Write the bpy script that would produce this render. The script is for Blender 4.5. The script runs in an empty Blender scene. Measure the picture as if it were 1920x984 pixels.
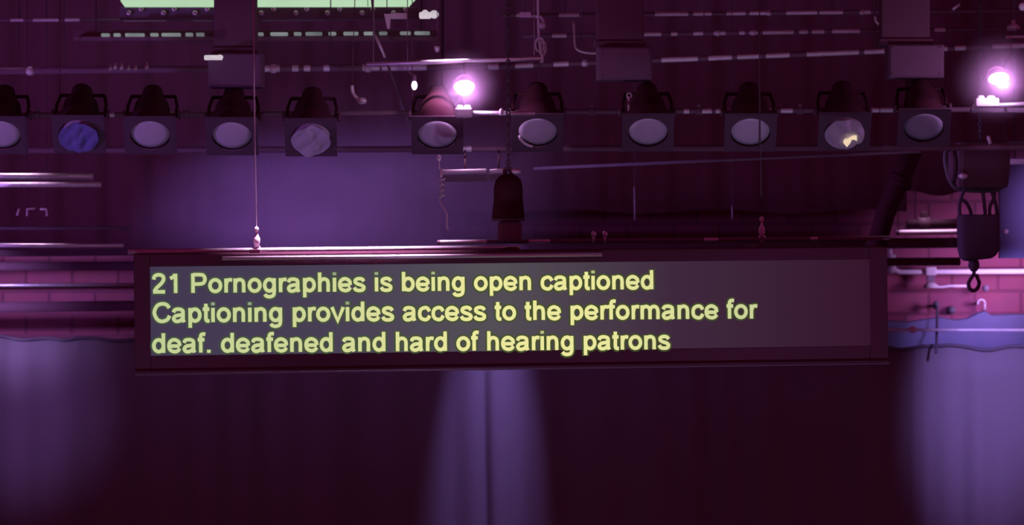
import bpy, bmesh, math, random
from mathutils import Vector, Matrix
random.seed(7)
SC = bpy.context.scene
COL = SC.collection
R = math.radians
PI = math.pi

# ------------------------------------------------------------------ camera
F = 5380.0                      # focal length in photo pixels (1920 wide)
CZ = 5.0                        # camera height (circle seats, level with the rig)
cam = bpy.data.cameras.new('camera')
cam.sensor_width = 36.0
cam.lens = 36.0 * F / 1920.0
cam.clip_end = 200
camo = bpy.data.objects.new('camera', cam)
COL.objects.link(camo)
camo.location = (0, 0, CZ)
camo.rotation_euler = (R(90), 0, 0)
SC.camera = camo
cam.dof.use_dof = True
cam.dof.focus_distance = 12.9
cam.dof.aperture_fstop = 2.8

def P(px, py, Y):
    """point at depth Y that a photo pixel looks at"""
    return Vector(((px - 960.0) * Y / F, Y, CZ - (py - 492.0) * Y / F))

def U(Y):                       # metres per photo pixel at depth Y
    return Y / F

# ------------------------------------------------------------------ view
SC.view_settings.view_transform = 'Standard'
SC.view_settings.look = 'None'
SC.view_settings.gamma = 1.0
SC.view_settings.exposure = 0.0
try:
    SC.view_settings.use_curve_mapping = False
except Exception:
    pass

# ------------------------------------------------------------------ world
W = bpy.data.worlds.new('auditorium_dark')
SC.world = W
W.use_nodes = True
W.node_tree.nodes['Background'].inputs[0].default_value = (0.108, 0.0085, 0.042, 1)
W.node_tree.nodes['Background'].inputs[1].default_value = 1.0

# ------------------------------------------------------------------ stage lights and added unseen fills
def light(kind, name, loc, energy, color, target=None, size=0.05, angle=40, blend=1.0, parent=None):
    l = bpy.data.lights.new(name, kind)
    l.energy = energy
    l.color = color
    if kind == 'SPOT':
        l.spot_size = R(angle); l.spot_blend = blend; l.shadow_soft_size = size
    elif kind == 'AREA':
        l.size = size
    else:
        l.shadow_soft_size = size
    o = bpy.data.objects.new(name, l)
    COL.objects.link(o)
    o.location = loc
    if target is not None:
        d = (Vector(target) - Vector(loc)).normalized()
        o.rotation_euler = d.to_track_quat('-Z', 'Y').to_euler()
    if parent:
        o.parent = parent
        o.matrix_parent_inverse = Matrix.Identity(4)
    return o

VIOLET = (0.44, 0.24, 1.0)
PINK = (0.98, 0.56, 1.0)
light('SPOT', 'violet_wash_right', P(1995, 430, 15.5), 270, (0.45, 0.28, 1.0), P(1850, 745, 17.6), 0.06, 44).scale = (0.60, 1, 1)
light('SPOT', 'violet_wash_flat', P(2340, 400, 14.6), 210, (0.60, 0.30, 1.0), P(2000, 400, 16.7), 0.06, 22)
light('SPOT', 'pink_wash_right', P(2130, 500, 16.85), 165, (0.70, 0.38, 1.0), P(1850, 500, 18.0), 0.22, 48)
light('SPOT', 'violet_wash_left', P(-420, 600, 14.6), 120, (0.50, 0.25, 1.0), P(10, 760, 17.6), 0.06, 27)
light('SPOT', 'pink_wash_left', P(-420, 500, 16.2), 185, (0.56, 0.34, 1.0), P(60, 550, 18.0), 0.06, 44)
light('SPOT', 'violet_beam_middle', P(1040, 300, 16.4), 150, (0.45, 0.28, 1.0), P(915, 850, 17.62), 0.03, 52).scale = (0.36, 1, 1)   # shuttered to a tall strip
light('SPOT', 'pink_special', P(640, -330, 12.25), 2000, PINK, P(640, 470, 12.3), 0.08, 36)
light('SPOT', 'pink_fill_left', P(20, -330, 15.0), 260, PINK, P(40, 460, 15.1), 0.08, 14)  # unseen spot added to draw glare on the left tubes
light('SPOT', 'pink_fill_right', P(1745, -330, 16.15), 520, PINK, P(1745, 436, 16.3), 0.08, 12)  # unseen spot added to brighten the white rail
light('SPOT', 'tube_glare_fill', P(835, -330, 13.93), 650, PINK, P(835, 113, 14.04), 0.06, 9)  # unseen spot added to strengthen the glare on the polished tube
light('SPOT', 'batten_special', P(880, -340, 13.5), 160, PINK, P(880, 322, 13.6), 0.05, 9)
light('SPOT', 'violet_haze_beam', P(-800, 300, 15.1), 1800, (0.52, 0.22, 1.0), P(735, 395, 15.2), 0.1, 15)
light('SPOT', 'left_fill', (-9, 8.0, 2.6), 1000, (0.50, 0.20, 1.0), (-2.4, 15.5, 6.5), 0.3, 36)  # unseen spot added to spread a violet tint over the left half
for sx in (-2.0, 0.2, 2.0):
    light('SPOT', 'front_fill', (sx * .7, 7.0, 0.2), 310, (0.64, 0.47, 1.0), (sx, 14.0, 5.95), 0.25, 22)  # unseen spots added to lift lens faces and bars from below

# ------------------------------------------------------------------ materials
def mat(name, color, rough=0.5, metal=0.0, spec=0.5, bump=0.0, bscale=40, var=0.0):
    m = bpy.data.materials.new(name)
    m.use_nodes = True
    nt = m.node_tree
    b = nt.nodes['Principled BSDF']
    b.inputs['Base Color'].default_value = (*color, 1)
    b.inputs['Roughness'].default_value = rough
    b.inputs['Metallic'].default_value = metal
    b.inputs['Specular IOR Level'].default_value = spec
    if bump or var:
        tc = nt.nodes.new('ShaderNodeTexCoord')
        nz = nt.nodes.new('ShaderNodeTexNoise')
        nz.inputs['Scale'].default_value = bscale
        nz.inputs['Detail'].default_value = 4
        nt.links.new(tc.outputs['Object'], nz.inputs['Vector'])
        if bump:
            bp = nt.nodes.new('ShaderNodeBump')
            bp.inputs['Strength'].default_value = bump
            bp.inputs['Distance'].default_value = 0.01
            nt.links.new(nz.outputs['Fac'], bp.inputs['Height'])
            nt.links.new(bp.outputs['Normal'], b.inputs['Normal'])
        if var:
            mx = nt.nodes.new('ShaderNodeMix'); mx.data_type = 'RGBA'
            mx.inputs[6].default_value = (*[c * (1 - var) for c in color], 1)
            mx.inputs[7].default_value = (*[min(1, c * (1 + var)) for c in color], 1)
            nt.links.new(nz.outputs['Fac'], mx.inputs[0])
            nt.links.new(mx.outputs[2], b.inputs['Base Color'])
    return m

def emit(name, color, strength, var=0.0, vscale=8.0):
    m = bpy.data.materials.new(name)
    m.use_nodes = True
    nt = m.node_tree
    nt.nodes.clear()
    e = nt.nodes.new('ShaderNodeEmission')
    o = nt.nodes.new('ShaderNodeOutputMaterial')
    e.inputs[0].default_value = (*color, 1)
    e.inputs[1].default_value = strength
    if var:
        tc = nt.nodes.new('ShaderNodeTexCoord')
        nz = nt.nodes.new('ShaderNodeTexNoise'); nz.inputs['Scale'].default_value = vscale
        mr = nt.nodes.new('ShaderNodeMapRange')
        mr.inputs[3].default_value = strength * (1 - var); mr.inputs[4].default_value = strength * (1 + var)
        nt.links.new(tc.outputs['Object'], nz.inputs[0])
        nt.links.new(nz.outputs['Fac'], mr.inputs[0])
        nt.links.new(mr.outputs[0], e.inputs[1])
    nt.links.new(e.outputs[0], o.inputs[0])
    return m

M = {}
M['black'] = mat('black_steel', (0.20, 0.12, 0.16), 0.55, 0.0, 0.3, 0.1, 60)
M['dark'] = mat('matt_black_paint', (0.14, 0.075, 0.105), 0.8, 0.0, 0.1)
M['grey'] = mat('grey_painted_steel', (0.21, 0.17, 0.22), 0.6, 0.0, 0.25, 0.05, 30, 0.1)
M['metal'] = mat('bare_aluminium', (0.80, 0.78, 0.82), 0.46, 0.8, 0.5, 0.25, 25)
M['pale_steel'] = mat('pale_galvanised_steel', (0.86, 0.86, 0.88), 0.45, 0.2, 0.5, 0.35, 30, 0.3)  # pale steel for fittings; also paints the highlight dashes on bars
M['white'] = mat('white_paint', (0.85, 0.83, 0.85), 0.45, 0, 0.4, 0.05, 30)
M['wire'] = mat('steel_wire', (0.6, 0.58, 0.64), 0.4, 0.4)
M['cable'] = mat('black_rubber', (0.12, 0.11, 0.13), 0.6)
M['lens'] = mat('frosted_lens_glass', (0.62, 0.58, 0.68), 0.35, 0, 0.5, 0.2, 14, 0.12)
M['lens_blue'] = mat('blue_gel', (0.20, 0.20, 0.52), 0.3, 0, 0.6, 0.6, 18, 0.3)
M['gel'] = mat('crumpled_frost_gel', (0.58, 0.55, 0.66), 0.25, 0, 0.7, 0.4, 20, 0.2)
M['frame'] = mat('gel_frame_steel', (0.125, 0.075, 0.11), 0.6, 0.0, 0.3)
M['bag'] = mat('black_canvas', (0.12, 0.085, 0.13), 0.9, 0, 0.1, 0.4, 120)
M['can'] = mat('matt_black_housing', (0.07, 0.022, 0.036), 0.95, 0, 0.03)
M['box'] = mat('dull_grey_enamel', (0.165, 0.10, 0.15), 0.85, 0, 0.1, 0.05, 30, 0.1)
M['drape'] = mat('grey_serge_cloth', (0.23, 0.215, 0.235), 0.95, 0, 0.03, 0.15, 200, 0.08)
M['border'] = mat('black_serge_cloth', (0.185, 0.08, 0.115), 0.95, 0, 0.03, 0.1, 200)
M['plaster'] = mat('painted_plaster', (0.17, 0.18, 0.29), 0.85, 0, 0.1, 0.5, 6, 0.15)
M['floorboards'] = mat('black_stage_boards', (0.06, 0.055, 0.06), 0.6, 0, 0.3, 0.2, 10)
M['ceil'] = mat('black_ceiling', (0.08, 0.07, 0.08), 0.9)
M['bulb'] = emit('hot_bulb', (1.0, 0.96, 0.80), 1.25)
M['mint'] = emit('mint_diffuser', (0.46, 0.68, 0.45), 1.0, 0.12, 3.0)
M['slot'] = emit('painted_slot_glow', (0.84, 0.90, 0.95), 0.21, 0.7, 9.0)  # emission stands in for panel light on the tray dashes
M['glow'] = emit('painted_white_glow', (1.0, 0.86, 0.97), 0.62, 0.4, 20)  # emission stands in for lamp light falling on white fittings
M['pilot'] = emit('pilot_light', (0.9, 0.75, 1.0), 1.6)
M['panel'] = None

def brick_material():
    m = bpy.data.materials.new('red_brick')
    m.use_nodes = True
    nt = m.node_tree
    b = nt.nodes['Principled BSDF']
    b.inputs['Roughness'].default_value = 0.85
    b.inputs['Specular IOR Level'].default_value = 0.15
    tc = nt.nodes.new('ShaderNodeTexCoord')
    mp = nt.nodes.new('ShaderNodeMapping')
    mp.inputs['Rotation'].default_value = (R(90), 0, 0)
    nt.links.new(tc.outputs['Object'], mp.inputs['Vector'])
    sp = nt.nodes.new('ShaderNodeSeparateXYZ'); cb = nt.nodes.new('ShaderNodeCombineXYZ')
    nt.links.new(tc.outputs['Object'], sp.inputs[0])
    zo = nt.nodes.new('ShaderNodeMath'); zo.operation = 'ADD'; zo.inputs[1].default_value = -0.026
    nt.links.new(sp.outputs['X'], cb.inputs['X']); nt.links.new(sp.outputs['Z'], zo.inputs[0]); nt.links.new(zo.outputs[0], cb.inputs['Y'])
    br = nt.nodes.new('ShaderNodeTexBrick')
    br.inputs['Color1'].default_value = (0.36, 0.105, 0.17, 1)
    br.inputs['Color2'].default_value = (0.30, 0.09, 0.145, 1)
    br.inputs['Mortar'].default_value = (0.24, 0.075, 0.12, 1)
    br.inputs['Scale'].default_value = 1.0
    br.inputs['Mortar Size'].default_value = 0.011
    br.inputs['Mortar Smooth'].default_value = 0.3
    br.inputs['Brick Width'].default_value = 0.29
    br.inputs['Row Height'].default_value = 0.141
    nt.links.new(cb.outputs[0], br.inputs['Vector'])
    nz = nt.nodes.new('ShaderNodeTexNoise'); nz.inputs['Scale'].default_value = 7; nz.inputs['Detail'].default_value = 5
    nt.links.new(tc.outputs['Object'], nz.inputs['Vector'])
    mx = nt.nodes.new('ShaderNodeMix'); mx.data_type = 'RGBA'; mx.blend_type = 'MULTIPLY'
    mx.inputs[0].default_value = 0.35
    nt.links.new(br.outputs['Color'], mx.inputs[6]); nt.links.new(nz.outputs['Color'], mx.inputs[7])
    nt.links.new(mx.outputs[2], b.inputs['Base Color'])
    bp = nt.nodes.new('ShaderNodeBump'); bp.inputs['Strength'].default_value = 0.6; bp.inputs['Distance'].default_value = 0.02
    inv = nt.nodes.new('ShaderNodeMath'); inv.operation = 'SUBTRACT'; inv.inputs[0].default_value = 1
    nt.links.new(br.outputs['Fac'], inv.inputs[1])
    nt.links.new(inv.outputs[0], bp.inputs['Height']); nt.links.new(bp.outputs[0], b.inputs['Normal'])
    return m
M['brick'] = brick_material()

# ------------------------------------------------------------------ mesh helpers
def frame_of(d):
    d = Vector(d).normalized()
    a = Vector((0, 0, 1)) if abs(d.z) < 0.9 else Vector((1, 0, 0))
    s = d.cross(a).normalized()
    return s, s.cross(d).normalized(), d

class MB:
    def __init__(self):
        self.bm = bmesh.new()
    def face(self, vs, mi=0, smooth=False):
        try:
            f = self.bm.faces.new(vs); f.material_index = mi; f.smooth = smooth
        except ValueError:
            pass
    def box(self, c, s, rot=None, mi=0, bevel=0.0):
        """box of full size s about c, with bevelled edges"""
        geo = bmesh.ops.create_cube(self.bm, size=1.0)
        vs = geo['verts']
        mtx = Matrix.Translation(Vector(c)) @ (rot.to_4x4() if rot else Matrix.Identity(4)) @ Matrix.Diagonal((*s, 1))
        bmesh.ops.transform(self.bm, matrix=mtx, verts=vs)
        fs = set(f for v in vs for f in v.link_faces)
        for f in fs: f.material_index = mi
        if bevel:
            es = list(set(e for v in vs for e in v.link_edges))
            r = bmesh.ops.bevel(self.bm, geom=es, offset=bevel, segments=2, profile=0.6, affect='EDGES', clamp_overlap=True)
            for f in r['faces']: f.material_index = mi
        return self
    def tube(self, pts, r, n=10, cap=True, mi=0, radii=None, mis=None):
        pts = [Vector(p) for p in pts]
        rings = []
        up = None
        for i, p in enumerate(pts):
            if i == 0: d = pts[1] - p
            elif i == len(pts) - 1: d = p - pts[-2]
            else: d = (pts[i + 1] - p).normalized() + (p - pts[i - 1]).normalized()
            if d.length < 1e-9: d = pts[i] - pts[i - 1]
            d.normalize()
            if up is None:
                s, t, _ = frame_of(d)
            else:
                s = up - d * up.dot(d)
                s = s.normalized() if s.length > 1e-6 else frame_of(d)[0]
                t = d.cross(s)
                t = s.cross(d) * -1 if False else d.cross(s)
            up = s
            rr = radii[i] if radii else r
            rings.append([self.bm.verts.new(p + (s * math.cos(2 * PI * k / n) + d.cross(s) * math.sin(2 * PI * k / n)) * rr) for k in range(n)])
        for i in range(len(rings) - 1):
            m = mis[i] if mis else mi
            for k in range(n):
                self.face([rings[i][k], rings[i][(k + 1) % n], rings[i + 1][(k + 1) % n], rings[i + 1][k]], m, True)
        if cap:
            self.face(list(reversed(rings[0])), mis[0] if mis else mi)
            self.face(rings[-1], mis[-1] if mis else mi)
        return self
    def lathe(self, origin, axis, prof, n=28, mi=0, closed=True):
        """profile [(distance along axis, radius)]"""
        o = Vector(origin); s, t, d = frame_of(axis)
        rings = []
        for h, r in prof:
            if r < 1e-6:
                rings.append([self.bm.verts.new(o + d * h)])
            else:
                rings.append([self.bm.verts.new(o + d * h + (s * math.cos(2 * PI * k / n) + t * math.sin(2 * PI * k / n)) * r) for k in range(n)])
        for a, b in zip(rings, rings[1:]):
            for k in range(n):
                k2 = (k + 1) % n
                if len(a) == 1 and len(b) == 1: continue
                if len(a) == 1: self.face([a[0], b[k2], b[k]], mi, True)
                elif len(b) == 1: self.face([a[k], a[k2], b[0]], mi, True)
                else: self.face([a[k], a[k2], b[k2], b[k]], mi, True)
        return self
    def ball(self, c, r, sc=(1, 1, 1), mi=0):
        g = bmesh.ops.create_uvsphere(self.bm, u_segments=16, v_segments=10, radius=r)
        bmesh.ops.transform(self.bm, matrix=Matrix.Translation(Vector(c)) @ Matrix.Diagonal((*sc, 1)), verts=g['verts'])
        for v in g['verts']:
            for f in v.link_faces: f.smooth = True; f.material_index = mi
        return self
    def torus(self, c, R_, r, s, t, n=18, m=8, a0=0.0, a1=2 * PI, st=1.0, mi=0):
        pts = [Vector(c) + s * math.cos(a0 + (a1 - a0) * i / n) * R_ + t * math.sin(a0 + (a1 - a0) * i / n) * R_ * st for i in range(n + 1)]
        if abs(a1 - a0 - 2 * PI) < 1e-6: pts[-1] = pts[0] + (pts[1] - pts[0]) * 1e-3
        return self.tube(pts, r, m, mi=mi)
    def build(self, name, mats, parent=None, recalc=True):
        if recalc:
            bmesh.ops.recalc_face_normals(self.bm, faces=self.bm.faces)
        me = bpy.data.meshes.new(name)
        self.bm.to_mesh(me); self.bm.free()
        for m in (mats if isinstance(mats, (list, tuple)) else [mats]):
            me.materials.append(m)
        o = bpy.data.objects.new(name, me)
        COL.objects.link(o)
        if parent:
            o.parent = parent
            o.matrix_parent_inverse = Matrix.Translation(-parent.location)
        return o

def recentre(o):
    """origin of a one-mesh thing to the middle of its own bounds"""
    vs = o.data.vertices
    lo = [min(v.co[i] for v in vs) for i in range(3)]; hi = [max(v.co[i] for v in vs) for i in range(3)]
    c = Vector([(a + b) / 2 for a, b in zip(lo, hi)])
    o.data.transform(Matrix.Translation(-c)); o.location = c
    return o

def tag(o, label, cat, group=None, kind=None):
    if label: o['label'] = label
    if cat: o['category'] = cat
    if group: o['group'] = group
    if kind: o['kind'] = kind
    return o

def thing(name, label, cat, loc, group=None):
    o = bpy.data.objects.new(name, None)
    o.empty_display_size = 0.05
    COL.objects.link(o)
    o.location = loc
    return tag(o, label, cat, group)

def struct(o):
    o['kind'] = 'structure'
    return o

def children(o):
    return [c for c in bpy.data.objects if c.parent == o]

def copy_tree(o, parent=None):
    c = o.copy(); COL.objects.link(c)
    if parent: c.parent = parent
    for ch in children(o):
        copy_tree(ch, c)
    return c

def spline(pts, n=6, closed=False):
    pts = [Vector(p) for p in pts]
    out = []
    N = len(pts)
    rng = N if closed else N - 1
    for i in range(rng):
        p1, p2 = pts[i], pts[(i + 1) % N]
        p0 = pts[(i - 1) % N] if (closed or i > 0) else p1 * 2 - p2
        p3 = pts[(i + 2) % N] if (closed or i + 2 < N) else p2 * 2 - p1
        for k in range(n):
            t = k / n
            out.append(0.5 * ((2 * p1) + (-p0 + p2) * t + (2 * p0 - 5 * p1 + 4 * p2 - p3) * t * t + (-p0 + 3 * p1 - 3 * p2 + p3) * t ** 3))
    if not closed: out.append(pts[-1])
    return out

# ------------------------------------------------------------------ the room
WALL_Y = 18.0
struct(MB().box((0, WALL_Y + 0.15, 5.5), (18, 0.3, 11)).build('wall_back', M['brick']))
struct(MB().box((0, 9.5, -0.1), (18, 17, 0.2)).build('floor', M['floorboards']))
struct(MB().box((0, 15.0, 11.1), (18, 6.2, 0.2)).build('ceiling', M['ceil']))

# painted plaster patch with a broken upper edge, low on the wall at the right
def plaster():
    mb = MB()
    top = [(1640, 606), (1672, 603), (1700, 605), (1730, 600), (1760, 596), (1790, 601), (1812, 598), (1832, 588), (1846, 584),
           (1858, 592), (1880, 591), (1905, 590), (1940, 591), (2100, 588)]
    a = [P(x, y, WALL_Y) for x, y in top]
    fr, bk, lo = [], [], []
    for p in a:
        fr.append(mb.bm.verts.new((p.x, WALL_Y - 0.035, p.z)))
        bk.append(mb.bm.verts.new((p.x, WALL_Y + 0.01, p.z + 0.01)))
        lo.append(mb.bm.verts.new((p.x, WALL_Y - 0.035, 0.0)))
    for i in range(len(a) - 1):
        mb.face([fr[i], fr[i + 1], bk[i + 1], bk[i]]); mb.face([lo[i], lo[i + 1], fr[i + 1], fr[i]])
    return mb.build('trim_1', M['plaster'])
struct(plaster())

# ------------------------------------------------------------------ cloths
def curtain(name, x0, x1, top, z0, Y, fold, m, nz=24, nx=700, thick=0.006):
    mb = MB()
    rows = []
    for j in range(nz + 1):
        row = []
        for i in range(nx + 1):
            x = x0 + (x1 - x0) * i / nx
            zt = top(x)
            z = zt + (z0 - zt) * j / nz
            row.append(mb.bm.verts.new((x, Y + fold(x, j / nz), z)))
        rows.append(row)
    for j in range(nz):
        for i in range(nx):
            mb.face([rows[j][i], rows[j][i + 1], rows[j + 1][i + 1], rows[j + 1][i]], 0, True)
    o = mb.build(name, m, recalc=False)
    s = o.modifiers.new('cloth_thickness', 'SOLIDIFY'); s.thickness = thick
    return o

DY = 17.6
def drape_top(x):
    px = x * F / DY + 960
    base = 632 + (px / 1920.0) * 18
    sc = abs(math.sin(px / 52.0 + 0.4 * math.sin(px / 130.0)))
    n = 3.5 * math.sin(px / 17.0) * math.sin(px / 71.0)
    return CZ - (base + (1 - sc) * -7 + 3 + n - 492) * DY / F
def bump(px, c, w):
    return math.exp(-((px - c) / w) ** 2)
def drape_fold(x, t):
    px = x * F / DY + 960 - 26 * max(0, t - 0.05) * bump(x * F / DY + 960, 950, 120)
    f = 0.012 * math.sin(px / 13.0 + 1.5 * math.sin(px / 71.0)) + 0.016 * math.sin(px / 34.0 + math.sin(px / 113.0))
    f += 0.02 * (math.tanh((px - 904) / 7.0) - math.tanh((px - 919) / 5.0))
    if px <= 905: f += 0.06 * (min(1, (905 - px) / 75.0) if px > 830 else bump(px, 830, 60))
    elif px < 917: f -= 0.05 * (px - 905) / 12.0
    elif px < 958: f += -0.05 + 0.07 * (px - 917) / 41.0
    elif px < 1002: f += 0.02 - 0.035 * (px - 958) / 44.0
    else: f -= 0.015 * bump(px, 1002, 40)
    f -= 0.03 * bump(px, 1716, 12) + 0.04 * bump(px, 1825, 22)
    return f * (0.55 + 0.45 * min(1, t * 6))
backdrop = tag(curtain('backdrop_curtain', -4.6, 4.6, drape_top, 0.02, DY, drape_fold, M['drape']),
    'wide grey cloth backdrop hanging below the brick wall, violet pools of light on it', 'curtain')

MB().tube([(x, DY + drape_fold(x, 0) - .012, drape_top(x) - .004) for x in [-4.6 + 9.2 * k / 500 for k in range(501)]], .011, 8).build('edge_shadow_line', M['cable'], backdrop)  # dark tube drawn in for the shadow line along the drape top

BY = 16.9
def border_fold(x, t):
    return 0.010 * math.sin(x * 21 + 1.2 * math.sin(x * 5)) + 0.005 * math.sin(x * 47)
def border_curtain(name, x0, x1, ybot, label):
    mb = MB()
    nx, nz = 160, 14
    xa, xb = P(x0, 0, BY).x, P(x1, 0, BY).x
    rows = []
    for j in range(nz + 1):
        row = []
        for i in range(nx + 1):
            px = x0 + (x1 - x0) * i / nx
            x = xa + (xb - xa) * i / nx
            zb = CZ - (ybot(px) - 492) * BY / F
            z = 9.2 + (zb - 9.2) * j / nz
            row.append(mb.bm.verts.new((x, BY + border_fold(x, 0), z)))
        rows.append(row)
    for j in range(nz):
        for i in range(nx):
            mb.face([rows[j][i], rows[j][i + 1], rows[j + 1][i + 1], rows[j + 1][i]], 0, True)
    o = mb.build(name, M['border'], recalc=False)
    s = o.modifiers.new('cloth_thickness', 'SOLIDIFY'); s.thickness = 0.006
    tag(o, label, 'curtain', 'black cloth borders')
border_curtain('border_curtain', -300, 830, lambda p: 468 + 3 * math.sin(p / 60), 'black cloth border added to darken the brick wall behind the left half of the lamps')  # sheet added so the unlit upper bricks stay dark
border_curtain('border_curtain', 832, 1700, lambda p: 396 + 4 * math.sin(p / 45), 'black cloth border hanging behind the right half of the lamp row')
border_curtain('border_curtain', 1702, 2250, lambda p: 360 + 7 * math.sin((p - 1725) / 22.0) * bump(p, 1760, 60), 'black cloth border at far right, sagging hem above the pink bricks')

# ------------------------------------------------------------------ pipes
def pipe(name, label, cat, x0, y0, x1, y1, Y, rpx, bright=(), blobs=(), mats=None, group=None, Y1=None, n=14, clamps=(), hangers=()):
    """round bar with highlight dashes painted on in paler material, collars as parts"""
    Y1 = Y if Y1 is None else Y1
    a, b = P(x0, y0, Y), P(x1, y1, Y1)
    r = rpx * U(Y)
    cuts = [0.0]; mis = []
    for (u, v) in sorted(bright):
        t0, t1 = (u - x0) / (x1 - x0), (v - x0) / (x1 - x0)
        if t0 > cuts[-1] + 1e-5:
            cuts.append(t0); mis.append(0)
        cuts.append(t1); mis.append(1)
    if cuts[-1] < 1 - 1e-6:
        cuts.append(1.0); mis.append(0)
    mb = MB().tube([a.lerp(b, t) for t in cuts], r, n, mis=mis)
    mats = mats or [M['black'], M['pale_steel']]
    parts = bool(clamps or hangers or blobs)
    if not parts:
        o = recentre(mb.build(name, mats))
        tag(o, label, cat, group)
        return o
    root = thing(name, label, cat, a.lerp(b, 0.5), group)
    mb.build('bar', mats, root)
    d = (b - a).normalized()
    for px in clamps:
        p = a.lerp(b, (px - x0) / (x1 - x0))
        MB().lathe(p - d * r * 1.2, d, [(0, r), (0, r * 1.5), (r * 2.4, r * 1.5), (r * 2.4, r)], 14).box(p + Vector((0, 0, r * 1.9)), (r * 1.4, r * 1.4, r * 1.2), bevel=r * 0.2).build('pipe_clamp', M['black'], root)
    for px in blobs:
        p = a.lerp(b, (px - x0) / (x1 - x0))
        MB().ball(p + Vector((0, -r * 0.3, -r * 0.2)), r * 1.2, (1.2, 1, 1)).box(p + Vector((0, 0, r * .6)), (r * 1.3, r * 1.4, r * 1.2), bevel=r * .2).build('coupler', M['pale_steel'], root)
    for px in hangers:
        p = a.lerp(b, (px - x0) / (x1 - x0))
        MB().tube([p + Vector((0, 0, r * .8)), (p.x, p.y, 9.4)], 0.003, 8).build('drop_rod', M['dark'], root)
    return root

# upper right trio
pipe('lighting_bar', 'top black steel bar with painted highlight dashes, upper right of the rig', 'bar', 940, 29, 2000, 19, 15.6, 4,
     [(968, 996), (1048, 1086), (1228, 1290), (1300, 1334), (1362, 1398), (1405, 1436), (1474, 1532), (1536, 1580), (1620, 1632)], [1441, 1616], group='upper lighting bars', hangers=(1060, 1560))
pipe('lighting_bar', 'second black steel bar down at upper right, speckled with small painted highlights', 'bar', 980, 68, 2000, 52, 15.4, 4,
     [(1035, 1062), (1208, 1240), (1258, 1270), (1300, 1318), (1338, 1360), (1386, 1396), (1405, 1420), (1430, 1488), (1498, 1514), (1522, 1545), (1560, 1612), (1752, 1772), (1888, 1905)], [1346, 1412], group='upper lighting bars', hangers=(1320, 1800))
pipe('lighting_bar', 'third bar from the top at right, sloping up behind the two right junction boxes', 'bar', 960, 124, 2000, 82, 14.85, 5,
     [(966, 1000), (1038, 1066), (1240, 1308), (1328, 1372), (1382, 1425), (1436, 1480), (1512, 1610), (1620, 1658), (1766, 1776), (1790, 1810), (1860, 1990)], [1096], group='upper lighting bars', hangers=(1090, 1640))
pipe('lighting_bar', 'thin short bar above the glowing lamp at far right', 'bar', 1880, 70, 2000, 68, 14.9, 3.5, [(1886, 1990)], group='upper lighting bars')
# polished pipe above the middle lamp
pipe('lighting_bar', 'polished tube catching a pink glare just above the glowing middle lamp', 'bar', 688, 121, 1015, 109, 14.04, 4.6, mats=[M['metal'], M['metal']], group='upper lighting bars', hangers=(700, 1002))
pipe('lighting_bar', 'socket bar crossing the left half behind the box on its post', 'bar', -80, 134, 1000, 124, 14.9, 6.5,
     [(492, 525), (548, 560), (570, 582), (607, 618), (680, 712), (716, 800), (915, 935)], [57, 513, 690], group='upper lighting bars', hangers=(120, 620))

# left, top faint bar and dashed rail under the mint panel
pipe('lighting_bar', 'faint upper bar at top left, level with the mint light panel edge', 'bar', -80, 38, 640, 36, 15.5, 3.2,
     [(20, 44), (62, 110), (120, 150), (232, 312), (362, 398), (492, 610)], group='upper lighting bars', hangers=(40,))

# ------------------------------------------------------------------ mint light panel
def mint_panel():
    Y = 15.2
    root = thing('light_panel', 'glowing mint green light panel cut by the top of the photo', 'light panel', P(500, -30, Y))
    mb = MB()
    fr = [(226, -60), (226, 2), (234, 13), (766, 11), (780, -4), (780, -60)]
    a = [mb.bm.verts.new(P(x, y, Y)) for x, y in fr]
    b = [mb.bm.verts.new(P(x, y, Y) + Vector((0, 0.06, 0))) for x, y in fr]
    mb.face(a); mb.face(list(reversed(b)))
    for i in range(len(a)):
        j = (i + 1) % len(a); mb.face([a[i], b[i], b[j], a[j]])
    d = mb.build('diffuser', M['mint'], root)
    for sx in (415, 473, 690):
        MB().tube([P(sx - 4, -60, Y - .004), P(sx, 12, Y - .004)], 0.0022, 6, mi=1).build('seam', M['grey'], d)
    MB().box(P(505, 26, Y + 0.03), (560 * U(Y), 0.05, 24 * U(Y)), bevel=0.004).build('lower_rail', M['grey'], root)
    MB().box(P(505, -66, Y + 0.05), (580 * U(Y), 0.14, 20 * U(Y)), bevel=0.004).build('upper_rail', M['black'], root)
    for k in range(9):
        MB().lathe(P(265 + 62 * k, 18, Y), (0, -1, 0), [(0, 0.013), (0.012, 0.013), (0.016, 0.008), (0.017, 0)], 10).build('bolt', M['metal'], root)
    for k in range(9):
        MB().lathe(P(242 + 62 * k + (3 if k % 2 else 0), 25, Y), (0, -1, 0), [(0, 0.014), (0.012, 0.014), (0.016, 0.008), (0.017, 0)], 10).build('bolt', M['metal'], root)
    for sx in (300, 720):
        MB().tube([P(sx, -62, Y + .05), (P(sx, 0, Y).x, Y + .05, 9.4)], 0.006, 8).build('drop_rod', M['dark'], root)
mint_panel()

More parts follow.
